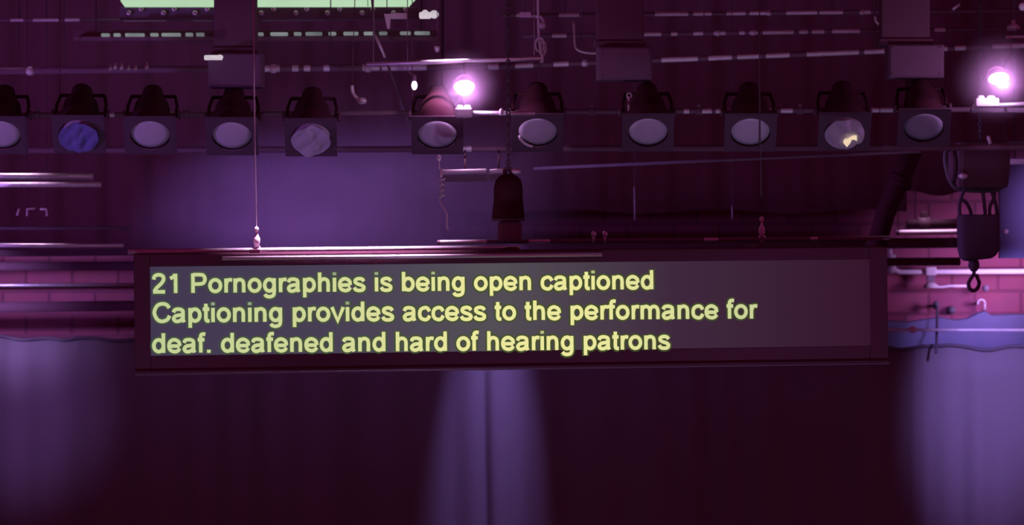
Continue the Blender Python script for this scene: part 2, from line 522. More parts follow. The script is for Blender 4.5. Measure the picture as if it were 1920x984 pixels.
def dashed_rail():
    Y = 15.0
    root = thing('cable_tray', 'slotted cable tray with a row of painted light dashes under the mint panel', 'cable tray', P(500, 70, Y))
    MB().box(P(480, 73, Y), (680 * U(Y), 0.05, 8 * U(Y)), bevel=0.003).box(P(480, 64, Y + 0.05), (680 * U(Y), 0.02, 14 * U(Y)), bevel=0.003).build('tray', M['black'], root)
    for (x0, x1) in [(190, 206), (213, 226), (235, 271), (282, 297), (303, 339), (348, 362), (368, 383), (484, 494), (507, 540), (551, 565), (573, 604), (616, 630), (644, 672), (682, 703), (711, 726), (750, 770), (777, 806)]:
        MB().box(P((x0 + x1) / 2, 66 - (x0 - 190) / 620 * 4, Y - 0.022), ((x1 - x0) * U(Y), 0.03, 6.5 * U(Y)), bevel=0.006).build('painted_slot_light', M['slot'], root)  # raised emissive blocks stand in for panel light through slots
    for sx in (180, 790):
        MB().tube([P(sx, 62, Y + .05), (P(sx, 0, Y).x, Y + .05, 9.4)], 0.004, 8).build('drop_rod', M['dark'], root)
dashed_rail()

# ------------------------------------------------------------------ junction boxes on posts
def junction_box(x0, y0, x1, y1, Y, px0, px1, label, mark=None):
    c = P((x0 + x1) / 2, (y0 + y1) / 2, Y)
    w, h = (x1 - x0) * U(Y), (y1 - y0) * U(Y)
    root = thing('junction_box', label, 'junction box', c, 'grey boxes on ceiling posts')
    MB().box(c, (w, 0.16, h), bevel=0.008).build('box_body', M['box'], root)
    MB().box(c + Vector((0, -0.083, 0)), (w * 0.93, 0.008, h * 0.9), bevel=0.002).build('front_cover', M['box'], root)
    for sx in (-1, 1):
        for sz in (-1, 1):
            MB().lathe(c + Vector((sx * w * .42, -0.086, sz * h * .38)), (0, -1, 0), [(0, 0.006), (0.003, 0.006), (0.004, 0)], 8).build('screw', M['black'], root)
    pw = (px1 - px0) * U(Y); pc = P((px0 + px1) / 2, 0, Y)
    zb = c.z + h / 2 - 0.005
    MB().box((pc.x, Y + 0.03, (zb + 9.4) / 2), (pw, 0.12, 9.4 - zb), bevel=0.006).build('post', M['dark'], root)
    MB().box((pc.x, Y + 0.03, zb + 0.02), (pw * 1.12, 0.15, 0.03), bevel=0.005).build('flange', M['dark'], root)
    return root
junction_box(393, 101, 494, 165, 14.2, 402, 480, 'grey junction box on a post at left, above the hanging screen wire')
junction_box(1118, 89, 1222, 152, 14.2, 1118, 1206, 'grey junction box on a post at upper centre right')
junction_box(1662, 85, 1766, 148, 14.2, 1652, 1742, 'grey junction box on a post at far right, left of the glowing lamp')

# socket with brightness painted in by emission beside the left junction box, and the row of plugs on the bar left of it
o = MB().box(P(400, 108, 14.02), (34 * U(14), 0.03, 9 * U(14)), bevel=0.006).tube([P(386, 108, 14.02), P(386, 108, 14.2)], 0.008, 8).ball(P(412, 107, 14.0), 0.012, (1.4, 1, 1)).build('glow_socket', M['glow'])
tag(recentre(o), 'small white socket with painted glow on the left edge of the left junction box', 'lamp')
for k, (x, y, h) in enumerate([(207, 128, 10), (216, 126, 12), (228, 127, 12), (241, 128, 9), (254, 128, 10), (275, 126, 13)]):
    mb = MB().lathe(P(x, y + 4, 14.7), (0, 0, 1), [(0, 0), (0, 0.010), (h * U(14.7) * .6, 0.010), (h * U(14.7) * .6, 0.006), (h * U(14.7), 0.006), (h * U(14.7), 0)], 10)
    mb.tube(spline([P(x, y + 2, 14.7), P(x, y + 4, 14.74), P(x, y + 6, 14.84)], 3), 0.005, 6)
    o = recentre(mb.build('cable_plug', [M['pale_steel'], M['dark']]))
    tag(o, ['leftmost pale plug in the cluster on the left socket bar', 'second plug from the left in the cluster on the socket bar', 'third plug from the left on the socket bar',
            'fourth plug from the left, shortest of the socket bar cluster', 'fifth plug from the left on the socket bar', 'rightmost plug on the socket bar, standing apart and taller'][k], 'plug', 'plugs on the socket bar')

# ------------------------------------------------------------------ PAR lanterns
PAR_Y = 14.0
TH = R(46)
NRM = Vector((0, -math.cos(TH), -math.sin(TH)))     # where the lens looks
UPV = Vector((0, -math.sin(TH), math.cos(TH)))
XV = Vector((1, 0, 0))
LR = 37.5 * U(PAR_Y)
def make_par():
    root = thing('par_can', 'x', 'stage light', (0, 0, 0), 'row of round stage lights')
    MB().lathe((0, 0, 0), -NRM, [(0.0, LR * .98), (0.0, LR * 1.06), (0.10, LR * 1.06), (0.105, LR * 1.0), (0.19, LR * .86), (0.24, LR * .6), (0.27, LR * .55), (0.30, LR * .5), (0.30, 0)], 32).build('can', M['can'], root)
    MB().lathe(-NRM * 0.004, NRM, [(0, 0), (0.0, LR * .97), (0.003, LR * .97), (0.010, LR * .7), (0.014, LR * .35), (0.015, 0)], 32).build('lens', M['lens'], root)
    fr = MB()
    h = LR * 1.30; wd = LR * 0.16
    rot = Matrix((XV, UPV, NRM)).transposed()
    for s in (-1, 1):
        fr.box(UPV * (h - wd / 2) * s + NRM * 0.012, (2 * h, wd, 0.006), rot, bevel=0.001)
        fr.box(XV * (h - wd / 2) * s + NRM * 0.012, (wd, 2 * h - 2 * wd, 0.006), rot, bevel=0.001)
    # round opening: a ring plate between the square and the lens
    n = 48
    inn, out = [], []
    for k in range(n):
        a = 2 * PI * k / n
        c, s = math.cos(a), math.sin(a)
        q = (h - wd * .6) / max(abs(c), abs(s))
        inn.append(fr.bm.verts.new(XV * c * LR * .99 + UPV * s * LR * .99 + NRM * 0.0165))
        out.append(fr.bm.verts.new(XV * c * q + UPV * s * q + NRM * 0.0165))
    for k in range(n):
        k2 = (k + 1) % n
        fr.face([inn[k], inn[k2], out[k2], out[k]])
    fr.build('gel_frame', M['frame'], root, recalc=False)
    yk = MB()
    piv = -NRM * 0.13
    bar = Vector((0, 0.268, 0.094))
    top = bar + Vector((0, -0.02, 0.10))
    for s in (-1, 1):
        yk.tube([piv + XV * s * (LR * 1.22), piv.lerp(top, .5) + XV * s * (LR * 1.24), top + XV * s * (LR * 1.1)], 0.008, 8)
    yk.tube([top - XV * LR * 1.1, top + XV * LR * 1.1], 0.009, 8)
    yk.build('yoke', M['can'], root)
    for s in (-1, 1):
        MB().lathe(piv + XV * s * LR * 1.0, XV * s, [(0, 0.012), (LR * .32, 0.012), (LR * .32, 0.022), (LR * .45, 0.022), (LR * .45, 0)], 12).build('knob', M['dark'], root)
    cl = MB().tube([top + Vector((0, 0, .005)), bar + Vector((0, 0, 0.035))], 0.012, 10)
    cl.torus(bar, 0.028, 0.008, Vector((0, 1, 0)), Vector((0, 0, 1)), 14, 8, -PI * .3, PI * 1.2)
    cl.build('hook_clamp', M['pale_steel'], root)
    return root

def rumple(name, m, seed, amp, parent, tear=0.0):
    """crumpled sheet of gel in the frame"""
    rnd = random.Random(seed)
    mb = MB()
    nr, na = 10, 36
    ph = [(rnd.uniform(0, 6), rnd.uniform(20, 60), rnd.uniform(-40, 40)) for _ in range(5)]
    c = mb.bm.verts.new(NRM * (0.024 + amp * .5))
    prev = None
    for i in range(1, nr + 1):
        ring = []
        rr = LR * .99 * i / nr
        for k in range(na):
            a = 2 * PI * k / na
            x, y = rr * math.cos(a), rr * math.sin(a)
            h = sum(abs(math.sin(p + f * x + g * y)) for p, f, g in ph) / 5 * amp
            ring.append(mb.bm.verts.new(XV * x + UPV * y + NRM * (0.017 + h + 0.006 * (1 - i / nr))))
        for k in range(na):
            k2 = (k + 1) % na
            if prev is None: mb.face([c, ring[k], ring[k2]], 0, True)
            else: mb.face([prev[k], ring[k], ring[k2], prev[k2]], 0, True)
        prev = ring
    o = mb.build(name, m, parent, recalc=False)
    return o

PARS = [(2, 250, 'round stage light cut by the left edge of the photo', None),
        (148, 248, 'second stage light from the left, wrinkled dark blue gel over its face', 'blue'),
        (282, 250, 'third stage light from the left, plain round frosted face', None),
        (435, 252, 'fourth stage light from the left, beside the hanging screen wire', None),
        (583, 254, 'fifth stage light from the left, crumpled gel face blurred by haze', 'gel'),
        (820, 250, 'stage light left of the pale block below the glowing middle lamp', None),
        (1008, 245, 'stage light with a bright lower left rim, below the thin lit bar end', 'rim'),
        (1215, 245, 'stage light below the upper centre right junction box', None),
        (1407, 245, 'third stage light from the right, with a thin dark line across its face', 'line'),
        (1583, 243, 'second stage light from the right, torn crumpled gel with a painted warm glint', 'torn'),
        (1732, 236, 'rightmost stage light of the row, dim violet face', 'dim')]
proto = make_par()
par_roots = []
for i, (px, py, label, kind) in enumerate(PARS):
    o = proto if i == 0 else copy_tree(proto)
    par_roots.append(o)
for (px, py, label, kind), o in zip(PARS, par_roots):
    yy = PAR_Y
    o.location = P(px, py, yy)
    o['label'] = label
    o.rotation_euler = (0, 0, R((960 - px) / 960 * 5.0))
    lens = [c for c in children(o) if c.name.startswith('lens')][0]
    def dress(nm, m, seed, amp):
        g = rumple(nm, m, seed, amp, None)
        g.parent = o
        return g
    if kind == 'blue': dress('gel_sheet', M['lens_blue'], 3, 0.035)
    if kind == 'gel': dress('gel_sheet', M['gel'], 9, 0.04)
    if kind == 'torn':
        dress('gel_sheet', M['gel'], 21, 0.03)
        mb = MB()
        pts = [(-.005, -.035), (.012, -.052), (.028, -.040), (.036, -.022), (.052, -.010), (.060, -.014), (.058, .002), (.040, -.004), (.022, -.018), (.004, -.020)]
        f = [mb.bm.verts.new(XV * x + UPV * y + NRM * (0.058 + 0.012 * math.sin(i * 1.7))) for i, (x, y) in enumerate(pts)]
        b = [mb.bm.verts.new(v.co - NRM * 0.02) for v in f]
        mb.face(f); mb.face(list(reversed(b)))
        for i in range(len(f)):
            j = (i + 1) % len(f); mb.face([f[i], b[i], b[j], f[j]])
        g = mb.build('gel_glint', emit('warm_glint', (1.0, 0.76, 0.52), 0.85)); g.parent = o; g['label'] = 'warm highlight on the crumpled gel, painted by emission'  # highlight on the gel drawn as an emissive patch
    if kind == 'rim':
        pts = [XV * math.cos(a) * LR * .93 + UPV * math.sin(a) * LR * .93 + NRM * 0.02 for a in [R(190 + 8 * k) for k in range(9)]]
        g = MB().tube(pts, 0.007, 8).build('lens_clip', M['white']); g.parent = o; g['label'] = 'bright curved clip at the lower left of the lens'
    if kind == 'line':
        g = MB().tube([XV * .04 + UPV * LR * 1.0 + NRM * .022, XV * .045 - UPV * LR * .98 + NRM * .022], 0.0028, 6).build('safety_wire', M['cable']); g.parent = o
    if kind == 'dim':
        lens.data = lens.data.copy(); lens.data.materials[0] = mat('violet_gel', (0.36, 0.32, 0.44), 0.35, 0, 0.4, 0.3, 16, 0.15)

# bars that carry the lanterns
pipe('lighting_bar', 'long black bar carrying the row of round stage lights, painted highlights between them', 'bar', -120, 217, 2040, 204, 14.268, 5.0,
     [(25, 60), (190, 215), (316, 330), (1282, 1292), (1306, 1334), (1342, 1372), (1440, 1458), (1464, 1486), (1622, 1648), (1650, 1684)], group='upper lighting bars', clamps=(70, 350, 1110, 1310, 1500))
pipe('lighting_bar', 'lower black beam running just beneath the row of stage lights', 'bar', -120, 282, 2040, 276, 14.45, 6, [(866, 884)], mats=[M['black'], M['pale_steel']], group='upper lighting bars')
pipe('lighting_bar', 'thin grey tube rising slightly to the right below the stage lights', 'bar', 1000, 316, 1726, 284, 14.8, 3, mats=[M['grey'], M['grey']], group='upper lighting bars', hangers=(1010, 1715))

# safety loops and small hangers by the lanterns
for (x, y0, y1, t, lab) in [(112, 200, 217, M['pale_steel'], 'small pale hanger above the wrinkled blue stage light'),
                            (1180, 184, 212, M['white'], 'bright upright hanger under the upper centre right junction box'),
                            (773, 222, 244, M['pale_steel'], 'short pale hanger left of the stage light beneath the middle lamp')]:
    Y = 14.2
    mb = MB().tube([P(x, y0 - 3, Y), P(x - 1, y0, Y), P(x + 1, y1, Y)], 0.007, 8, radii=[.004, .006, .010]).torus(P(x, y0 - 5, Y), 0.012, 0.004, Vector((1, 0, 0)), Vector((0, 0, 1)))
    mb.tube([P(x, y0 - 8, Y), P(x, 153 if x == 1180 else -60, Y + (0 if x == 1180 else .3))], 0.0025, 6, mi=1)
    tag(recentre(mb.build('safety_hanger', [t, M['dark']])), lab, 'hanger', 'small hangers by the stage lights')

# ------------------------------------------------------------------ glowing lamps
def glow_lamp(px, py, Y, label, flat, rot, energy, stem):
    c = P(px, py, Y)
    root = thing('work_lamp', label, 'lamp', c, 'two glowing lamps')
    ax = Vector((0.05, -1, -0.25)).normalized()
    MB().lathe(c - ax * 0.02, ax, [(-0.05, 0), (-0.05, 0.025), (-0.02, 0.044), (0.015, 0.054), (0.018, 0.052), (-0.012, 0.040), (-0.03, 0.02), (-0.03, 0)], 28).build('reflector', M['gloss_pink'], root)
    MB().ball((0, 0, 0), 20 * U(Y), (1.0, .7, flat)).build('bulb', M['bulb'], None).location = (0, 0, 0)
    b = bpy.data.objects[[o.name for o in bpy.data.objects if o.name.startswith('bulb')][-1]]
    b.parent = root; b.rotation_euler = (0, rot, 0)
    b.location = ax * 0.03
    MB().tube([c - ax * .06, c - ax * .09] + stem, 0.009, 10).build('stem', M['dark'], root)
    light('POINT', 'lamp_light', c + ax * 0.15, energy, (0.88, 0.42, 1.0), None, 0.02)
M['gloss_pink'] = mat('pink_reflector', (0.32, 0.10, 0.30), 0.5, 0.0, 0.4)
glow_lamp(870, 160, 13.92, 'glowing round lamp in the middle of the rig above a pale block', .62, R(-4), 5.5, [P(872, 128, 14.04), P(872, 115, 14.04)])
glow_lamp(1870, 145, 13.9, 'glowing round lamp at the far right edge of the rig', .6, R(-8), 5, [P(1880, 128, 14.2), P(1900, 100, 14.93), P(1900, 73, 14.9)])

def lit_block(pts_px, Y, label, bar, tops):
    root = thing('clamp_block', label, 'clamp', P(pts_px[0], pts_px[1], Y))
    x0, y0, x1, y1 = pts_px
    MB().box(P((x0 + x1) / 2, (y0 + y1) / 2, Y), ((x1 - x0) * U(Y), 0.07, (y1 - y0) * U(Y)), bevel=0.01).build('block', M['white'], root)
    for (a, b) in tops:
        MB().lathe(P((a + b) / 2, y0 + 3, Y), (0, 0, 1), [(0, 0), (0, (b - a) / 2 * U(Y)), (6 * U(Y), (b - a) / 2 * U(Y)), (8 * U(Y), (b - a) / 3 * U(Y)), (8 * U(Y), 0)], 12).build('bolt_head', M['white'], root)
    bx0, by0, bx1, by1 = bar
    MB().tube([P(bx0, by0, Y + .01), P(bx1, by1, Y + .01)], 4.5 * U(Y), 12).build('arm_tube', M['metal'], root)
    return root
b1 = lit_block((853, 202, 886, 220), 13.8, 'pale block with a lit arm tube directly below the glowing middle lamp', (884, 212, 1003, 213), [(856, 868), (870, 883)])
b2 = lit_block((1828, 184, 1872, 200), 13.9, 'pale stepped block below the glowing far right lamp', (1824, 199, 1990, 192), [(1832, 1846), (1850, 1866)])
MB().ball(P(940, 210, 13.77), 0.014, (.8, 1, 1.3)).build('wing_nut', M['white'], b1)
for b, x, y, Y, y2 in ((b1, 905, 212, 13.81, 211), (b2, 1885, 195, 13.91, 205)):
    MB().tube([P(x, y, Y), P(x, y2, 14.27)], 0.006, 8).build('stub_rod', M['dark'], b)
tag(recentre(MB().box(P(1900, 207, 14.1), (160 * U(14.1), 0.05, 9 * U(14.1)), bevel=.006).build('lighting_bar', M['grey'])), 'flat grey bar under the stepped block at far right', 'bar', 'upper lighting bars')
o = MB().lathe(P(817, 222, 14.05), (0, 0, 1), [(0, 0), (0, .024), (.012, .024), (.02, .014), (.02, 0)], 16).tube([P(817, 219, 14.05), P(817, 214, 14.25)], .008, 8).build('wing_bolt', M['white'])
tag(recentre(o), 'small white bolt cap on the stage light left of the middle lamp', 'bolt')

# pale fittings near the top
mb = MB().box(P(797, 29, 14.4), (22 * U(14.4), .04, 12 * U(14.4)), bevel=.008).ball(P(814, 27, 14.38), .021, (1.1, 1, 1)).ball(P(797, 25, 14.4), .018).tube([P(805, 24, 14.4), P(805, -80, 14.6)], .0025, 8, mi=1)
tag(recentre(mb.build('twin_clamp', [M['glow'], M['dark']])), 'bright pinkish white twin fitting, painted bright like a bulb, right of the mint panel', 'lamp')  # lamp-lit clamps, their brightness painted in by emission
mb = MB()
q = [(720, 26), (733, 26), (731, 54), (726, 54)]
a = [mb.bm.verts.new(P(x, y, 14.7)) for x, y in q]; b = [mb.bm.verts.new(P(x, y, 14.73)) for x, y in q]
mb.face(a); mb.face(list(reversed(b)))
for i in range(4): mb.face([a[i], b[i], b[(i + 1) % 4], a[(i + 1) % 4]])
mb.box(P(748, 30, 14.72), (30 * U(14.7), .03, 11 * U(14.7)), bevel=.004).tube([P(726, 27, 14.72), P(724, -60, 14.8)], .0025, 8, mi=1)
tag(recentre(mb.build('beam_bracket', [M['white'], M['dark']])), 'pale wedge shaped bracket under the right end of the mint panel', 'bracket')
mb = MB().box(P(985, 28, 14.8), (22 * U(14.8), .03, 10 * U(14.8)), bevel=.004).tube([P(996, 30, 14.8), P(1014, 31, 14.8), P(1020, 40, 14.8), P(1016, 52, 14.8)], .008, 8).ball(P(1017, 48, 14.78), .017, (1, 1, 1.2)).tube([P(985, 25, 14.8), P(985, -60, 14.8)], .0025, 8, mi=1)
tag(recentre(mb.build('beam_bracket', [M['pale_steel'], M['dark']])), 'hooked grey bracket at top centre above the knotted cable', 'bracket')
mb = MB().torus(P(1012, 84, 14.7), .022, .006, Vector((1, 0, 0)), Vector((0, 0, 1)), st=1.6).torus(P(1018, 90, 14.7), .02, .006, Vector((.7, .7, 0)), Vector((0, 0, 1)), st=1.8)
mb.tube(spline([P(1008, -40, 14.75), P(1010, 60, 14.72), P(1013, 90, 14.7), P(1016, 116, 14.7)], 5), .006, 8).tube([P(1016, 96, 14.7), P(1016, 118, 14.7)], .01, 8)
tag(recentre(mb.build('knotted_cable', [M['pale_steel'], M['dark']])), 'knotted pale cable hanging at top centre', 'cable')
mb = MB().tube(spline([P(1076, 40, 14.9), P(1078, 82, 14.8), P(1084, 94, 14.75), P(1102, 99, 14.75), P(1122, 96, 14.78), P(1128, 60, 14.8)], 5), .006, 8)
tag(recentre(mb.build('cable_loop', [M['pale_steel'], M['dark']])), 'drooping cable loop left of the upper centre right junction box', 'cable')
mb = MB().tube([P(1870, -40, 14.6), P(1894, -2, 14.6)], .01, 8).ball(P(1918, 12, 14.4), .022).tube([P(1918, 12, 14.4), P(1918, -80, 14.4)], .0025, 8, mi=1)
tag(recentre(mb.build('lamp_socket', [M['white'], M['dark']])), 'white ball fitting at the top right corner', 'socket')
mb = MB().lathe(P(1900, 54, 14.7), (0, 0, 1), [(0, 0), (0, .036), (.012, .034), (.026, .014), (.045, .010), (.045, 0)], 14).tube([P(1900, 50, 14.7), P(1900, -80, 14.7)], .0025, 6, mi=1)
tag(recentre(mb.build('beam_clamp', [M['pale_steel'], M['dark']])), 'grey cone shaped clamp above the glowing far right lamp', 'clamp')
mb = MB().box(P(1674, 55, 14.6), (14 * U(14.6), .03, 9 * U(14.6)), bevel=.004).ball(P(1698, 62, 14.55), .02, (1.3, 1, .9)).tube(spline([P(1640, 30, 14.6), P(1646, 44, 14.6), P(1674, 55, 14.6), P(1700, 63, 14.55), P(1716, 68, 14.5)], 4), .006, 8).tube([P(1640, 32, 14.6), P(1648, -80, 14.6)], .0025, 6, mi=1)
tag(recentre(mb.build('cable_joint', [M['pale_steel'], M['dark']])), 'bent cable with a pale joint across the right junction box post', 'cable')
mb = MB().tube([P(1786, 18, 14.7), P(1799, 8, 14.7)], .008, 8).tube([P(1799, 8, 14.7), P(1812, -60, 14.7)], .0025, 6, mi=1)
tag(recentre(mb.build('cable_end', [M['pale_steel'], M['dark']])), 'short pale cable end slanting near the top right', 'cable')
mb = MB().lathe(P(820, 98, 14.3), (0, 0, 1), [(0, 0), (0, .008), (.012, .014), (.03, .016), (.03, 0)], 12).tube([P(820, 92, 14.3), P(820, -80, 14.3)], .0025, 6, mi=1)
tag(recentre(mb.build('rod_end', [M['pale_steel'], M['dark']])), 'small grey rod end above the polished tube', 'rod')

# leaning arm with small bulb
Y = 14.6
root = thing('leaning_arm', 'thin grey arm slanting down from the cable tray towards the stage lights', 'arm', P(745, 150, Y))
MB().tube([P(704, 66, Y), P(722, 108, Y)], .007, 8).build('upper_rod', M['pale_steel'], root)
MB().tube([P(722, 108, Y), P(745, 170, Y), P(773, 246, Y - .1)], .006, 8).build('lower_rod', M['grey'], root)
MB().tube([P(704, 66, Y), P(690, -80, Y)], .006, 8, mi=1).build('drop_rod', M['dark'], root)
MB().box(P(757, 200, Y), (14 * U(Y), .03, 26 * U(Y)), Matrix.Rotation(R(-18), 3, 'Y'), bevel=.004).build('joint_plate', M['black'], root)
root = thing('pendant_bulb', 'tiny glowing oval bulb left of the middle lamp', 'bulb', P(777, 160, 14.2))
MB().ball(P(777, 160, 14.2), .016, (.95, .95, 1.5)).build('glass', M['pilot'], root)
MB().lathe(P(777, 152, 14.2), (0, 0, 1), [(0, 0), (0, .011), (.03, .011), (.03, 0)], 12).tube([P(777, 146, 14.2), P(764, 132, 14.2), P(764, -80, 14.3)], .0025, 6, mi=1).build('holder', M['black'], root)
mb = MB().tube(spline([P(660, 160, 14.4), P(662, 175, 14.4), P(672, 186, 14.4), P(682, 192, 14.38)], 4), .009, 8, radii=None).ball(P(679, 189, 14.38), .022, (1.1, 1, .8)).tube([P(660, 162, 14.4), P(668, -80, 14.6)], .0025, 6, mi=1)
tag(recentre(mb.build('cable_plug', [M['pale_steel'], M['dark']])), 'pale plug dangling on a curled cable left of the leaning arm', 'plug')

# ------------------------------------------------------------------ left bright pipes
pipe('lighting_bar', 'bright thick tube at the far left, with a pink glare, below the stage lights', 'bar', -150, 330, 175, 331, 15.0, 6.5, mats=[M['metal'], M['metal']], group='left tubes')
pipe('lighting_bar', 'dull tube directly under the bright thick one at far left', 'bar', -150, 346, 190, 346, 15.15, 5, mats=[M['pale_steel'], M['pale_steel']], group='left tubes')
pipe('lighting_bar', 'thin dim tube above the lower bright tube at far left', 'bar', -150, 428, 245, 428, 15.6, 3.2, mats=[M['grey'], M['grey']], group='left tubes')
pipe('lighting_bar', 'lower bright tube at the far left, just above the lit bricks', 'bar', -150, 460, 232, 461, 15.2, 4.8, mats=[M['metal'], M['metal']], group='left tubes')
pipe('lighting_bar', 'thin pink lit conduit across the bricks at left', 'bar', -150, 535, 262, 534, 17.8, 3.4, mats=[M['metal'], M['metal']], group='left tubes')
for k, (pts, lab) in enumerate([([(32, 404), (36, 391)], 'slanted pale stub, leftmost of three small hooks at far left'),
                                ([(51, 405), (51, 392), (66, 391)], 'pale right angled hook, middle of three at far left'),
                                ([(75, 392), (87, 392), (88, 405)], 'pale angled hook facing left, rightmost of three at far left')]):
    Y = 15.5
    mb = MB().tube([P(x, y, Y) for x, y in pts], 2.2 * U(Y), 8)
    x, y = pts[1] if k else pts[1]
    mb.tube([P(x, y, Y), P(x, y, Y + .05), P(x, 330, Y + .05), P(x, -80, Y + .05)], .003, 6, mi=1)
    tag(recentre(mb.build('cable_hook', [M['white'], M['dark']])), lab, 'hook', 'three small hooks at far left')

# black battens crossing in front of the bricks
for (y0, y1, rp, Y, lab) in [(473, 452, 10, 17.2, 'black batten in front of the bricks, level with the top of the caption screen'),
                             (500, 490, 8, 17.35, 'second black batten across the bricks, behind the upper part of the screen'),
                             (577, 560, 10, 17.45, 'lower black batten across the bricks, behind the middle of the screen')]:
    x1 = 2100 if y0 < 480 else (1800 if y0 < 520 else 1650)
    pipe('black_batten', lab, 'batten', -150, y0, x1, y1, Y, rp, mats=[M['dark'], M['dark']], group='black battens at the back wall', hangers=() if y0 < 480 else (1645,))

# ------------------------------------------------------------------ caption screen
SL, SRr = 12.0, 12.37
BL, TL = P(283, 667, SL), P(283, 500, SL)
BR, TR = P(1632, 648, SRr), P(1632, 486, SRr)
SU = (BR - BL).normalized()
SN = SU.cross((TL - BL)).normalized()       # towards the back
if SN.y < 0: SN = -SN
SV = SN.cross(SU).normalized()
if SV.z < 0: SV = -SV
SW = (BR - BL).length; SH = (TL - BL).dot(SV)
CAMP = Vector((0, 0, CZ))
def hit(px, py):
    d = P(px, py, 1.0) - CAMP
    t = (BL - CAMP).dot(SN) / d.dot(SN)
    q = CAMP + d * t - BL
    return q.dot(SU), q.dot(SV)
def S(u, v, n=0.0):
    return BL + SU * u + SV * v + SN * n
SROT = Matrix((SU, SN, SV)).transposed()

GLY = {
 'a': (.556, [([(.075, .36), (.13, .455), (.265, .478), (.39, .44), (.42, .35), (.42, .12), (.455, .0)], 1), ([(.42, .285), (.30, .262), (.16, .235), (.085, .145), (.13, .055), (.23, .038), (.35, .085), (.42, .185)], 1)]),
 'n': (.556, [([(.12, 0), (.12, .519)], 0), ([(.12, .32), (.17, .43), (.29, .475), (.40, .42), (.43, .30), (.43, .15), (.43, 0)], 1)]),
 'h': (.556, [([(.12, 0), (.12, .716)], 0), ([(.12, .32), (.17, .43), (.29, .475), (.40, .42), (.43, .30), (.43, .15), (.43, 0)], 1)]),
 'm': (.833, [([(.12, 0), (.12, .519)], 0), ([(.12, .32), (.16, .43), (.27, .475), (.375, .42), (.41, .30), (.41, .15), (.41, 0)], 1), ([(.41, .32), (.46, .43), (.57, .475), (.67, .42), (.71, .30), (.71, .15), (.71, 0)], 1)]),
 'r': (.333, [([(.12, 0), (.12, .519)], 0), ([(.12, .28), (.16, .42), (.24, .47), (.345, .46)], 1)]),
 'p': (.556, [([(.12, -.2), (.12, .519)], 0), ('o', .295, .26, .175, .215)]),
 'b': (.556, [([(.12, 0), (.12, .716)], 0), ('o', .295, .26, .175, .215)]),
 'd': (.556, [([(.44, 0), (.44, .716)], 0), ('o', .265, .26, .175, .215)]),
 'o': (.556, [('o', .278, .26, .195, .215)]),
 'g': (.556, [('o', .265, .26, .175, .215), ([(.44, .519), (.44, .25), (.44, .02), (.40, -.12), (.27, -.165), (.15, -.14), (.095, -.07)], 1)]),
 'e': (.556, [([(.09, .245), (.475, .245)], 0), ([(.475, .245), (.44, .395), (.28, .478), (.13, .41), (.083, .26), (.13, .105), (.28, .04), (.41, .075), (.47, .16)], 1)]),
 's': (.5, [([(.42, .375), (.36, .455), (.24, .478), (.12, .435), (.105, .345), (.19, .285), (.33, .235), (.415, .165), (.385, .07), (.25, .038), (.12, .07), (.065, .155)], 1)]),
 'c': (.5, [([(.45, .345), (.38, .45), (.27, .478), (.13, .41), (.085, .26), (.13, .105), (.27, .04), (.38, .07), (.455, .185)], 1)]),
 'i': (.222, [([(.111, 0), (.111, .519)], 0), ([(.111, .61), (.111, .716)], 2)]),
 't': (.278, [([(.135, .67), (.135, .35), (.135, .13), (.17, .05), (.265, .048)], 1), ([(.02, .473), (.26, .473)], 0)]),
 'f': (.278, [([(.125, 0), (.125, .35), (.125, .56), (.155, .655), (.22, .678), (.30, .668)], 1), ([(.015, .473), (.265, .473)], 0)]),
 'v': (.5, [([(.04, .519), (.25, .02), (.46, .519)], 0)]),
 'C': (.722, [([(.65, .52), (.56, .635), (.39, .675), (.21, .60), (.108, .36), (.21, .115), (.38, .04), (.57, .10), (.66, .245)], 1)]),
 'P': (.667, [([(.13, 0), (.13, .716)], 0), ([(.13, .668), (.36, .668), (.51, .64), (.57, .5), (.51, .36), (.36, .325), (.13, .325)], 1)]),
 '2': (.556, [([(.085, .50), (.13, .63), (.28, .675), (.42, .62), (.445, .49), (.36, .35), (.20, .20), (.10, .06)], 1), ([(.06, .048), (.50, .048)], 0)]),
 '1': (.556, [([(.33, 0), (.33, .71)], 0), ([(.13, .53), (.24, .59), (.32, .68)], 1)]),
 '.': (.278, [([(.14, -.01), (.14, .105)], 0)]),
}
def ribbon(mb, pts, w, conv, mi, closed=False):
    n = len(pts)
    L, Rr = [], []
    for i in range(n):
        if closed:
            d0 = pts[i] - pts[i - 1]; d1 = pts[(i + 1) % n] - pts[i]
        else:
            d0 = pts[i] - pts[i - 1] if i else pts[1] - pts[0]
            d1 = pts[i + 1] - pts[i] if i < n - 1 else pts[i] - pts[i - 1]
        d0 = d0.normalized(); d1 = d1.normalized()
        t = (d0 + d1).normalized()
        nn = Vector((-t.y, t.x, 0))
        k = 1 / max(0.55, nn.dot(Vector((-d0.y, d0.x, 0))))
        L.append(mb.bm.verts.new(conv(pts[i] + nn * w * k))); Rr.append(mb.bm.verts.new(conv(pts[i] - nn * w * k)))
    for i in range(n if closed else n - 1):
        j = (i + 1) % n
        mb.face([L[i], Rr[i], Rr[j], L[j]], mi)

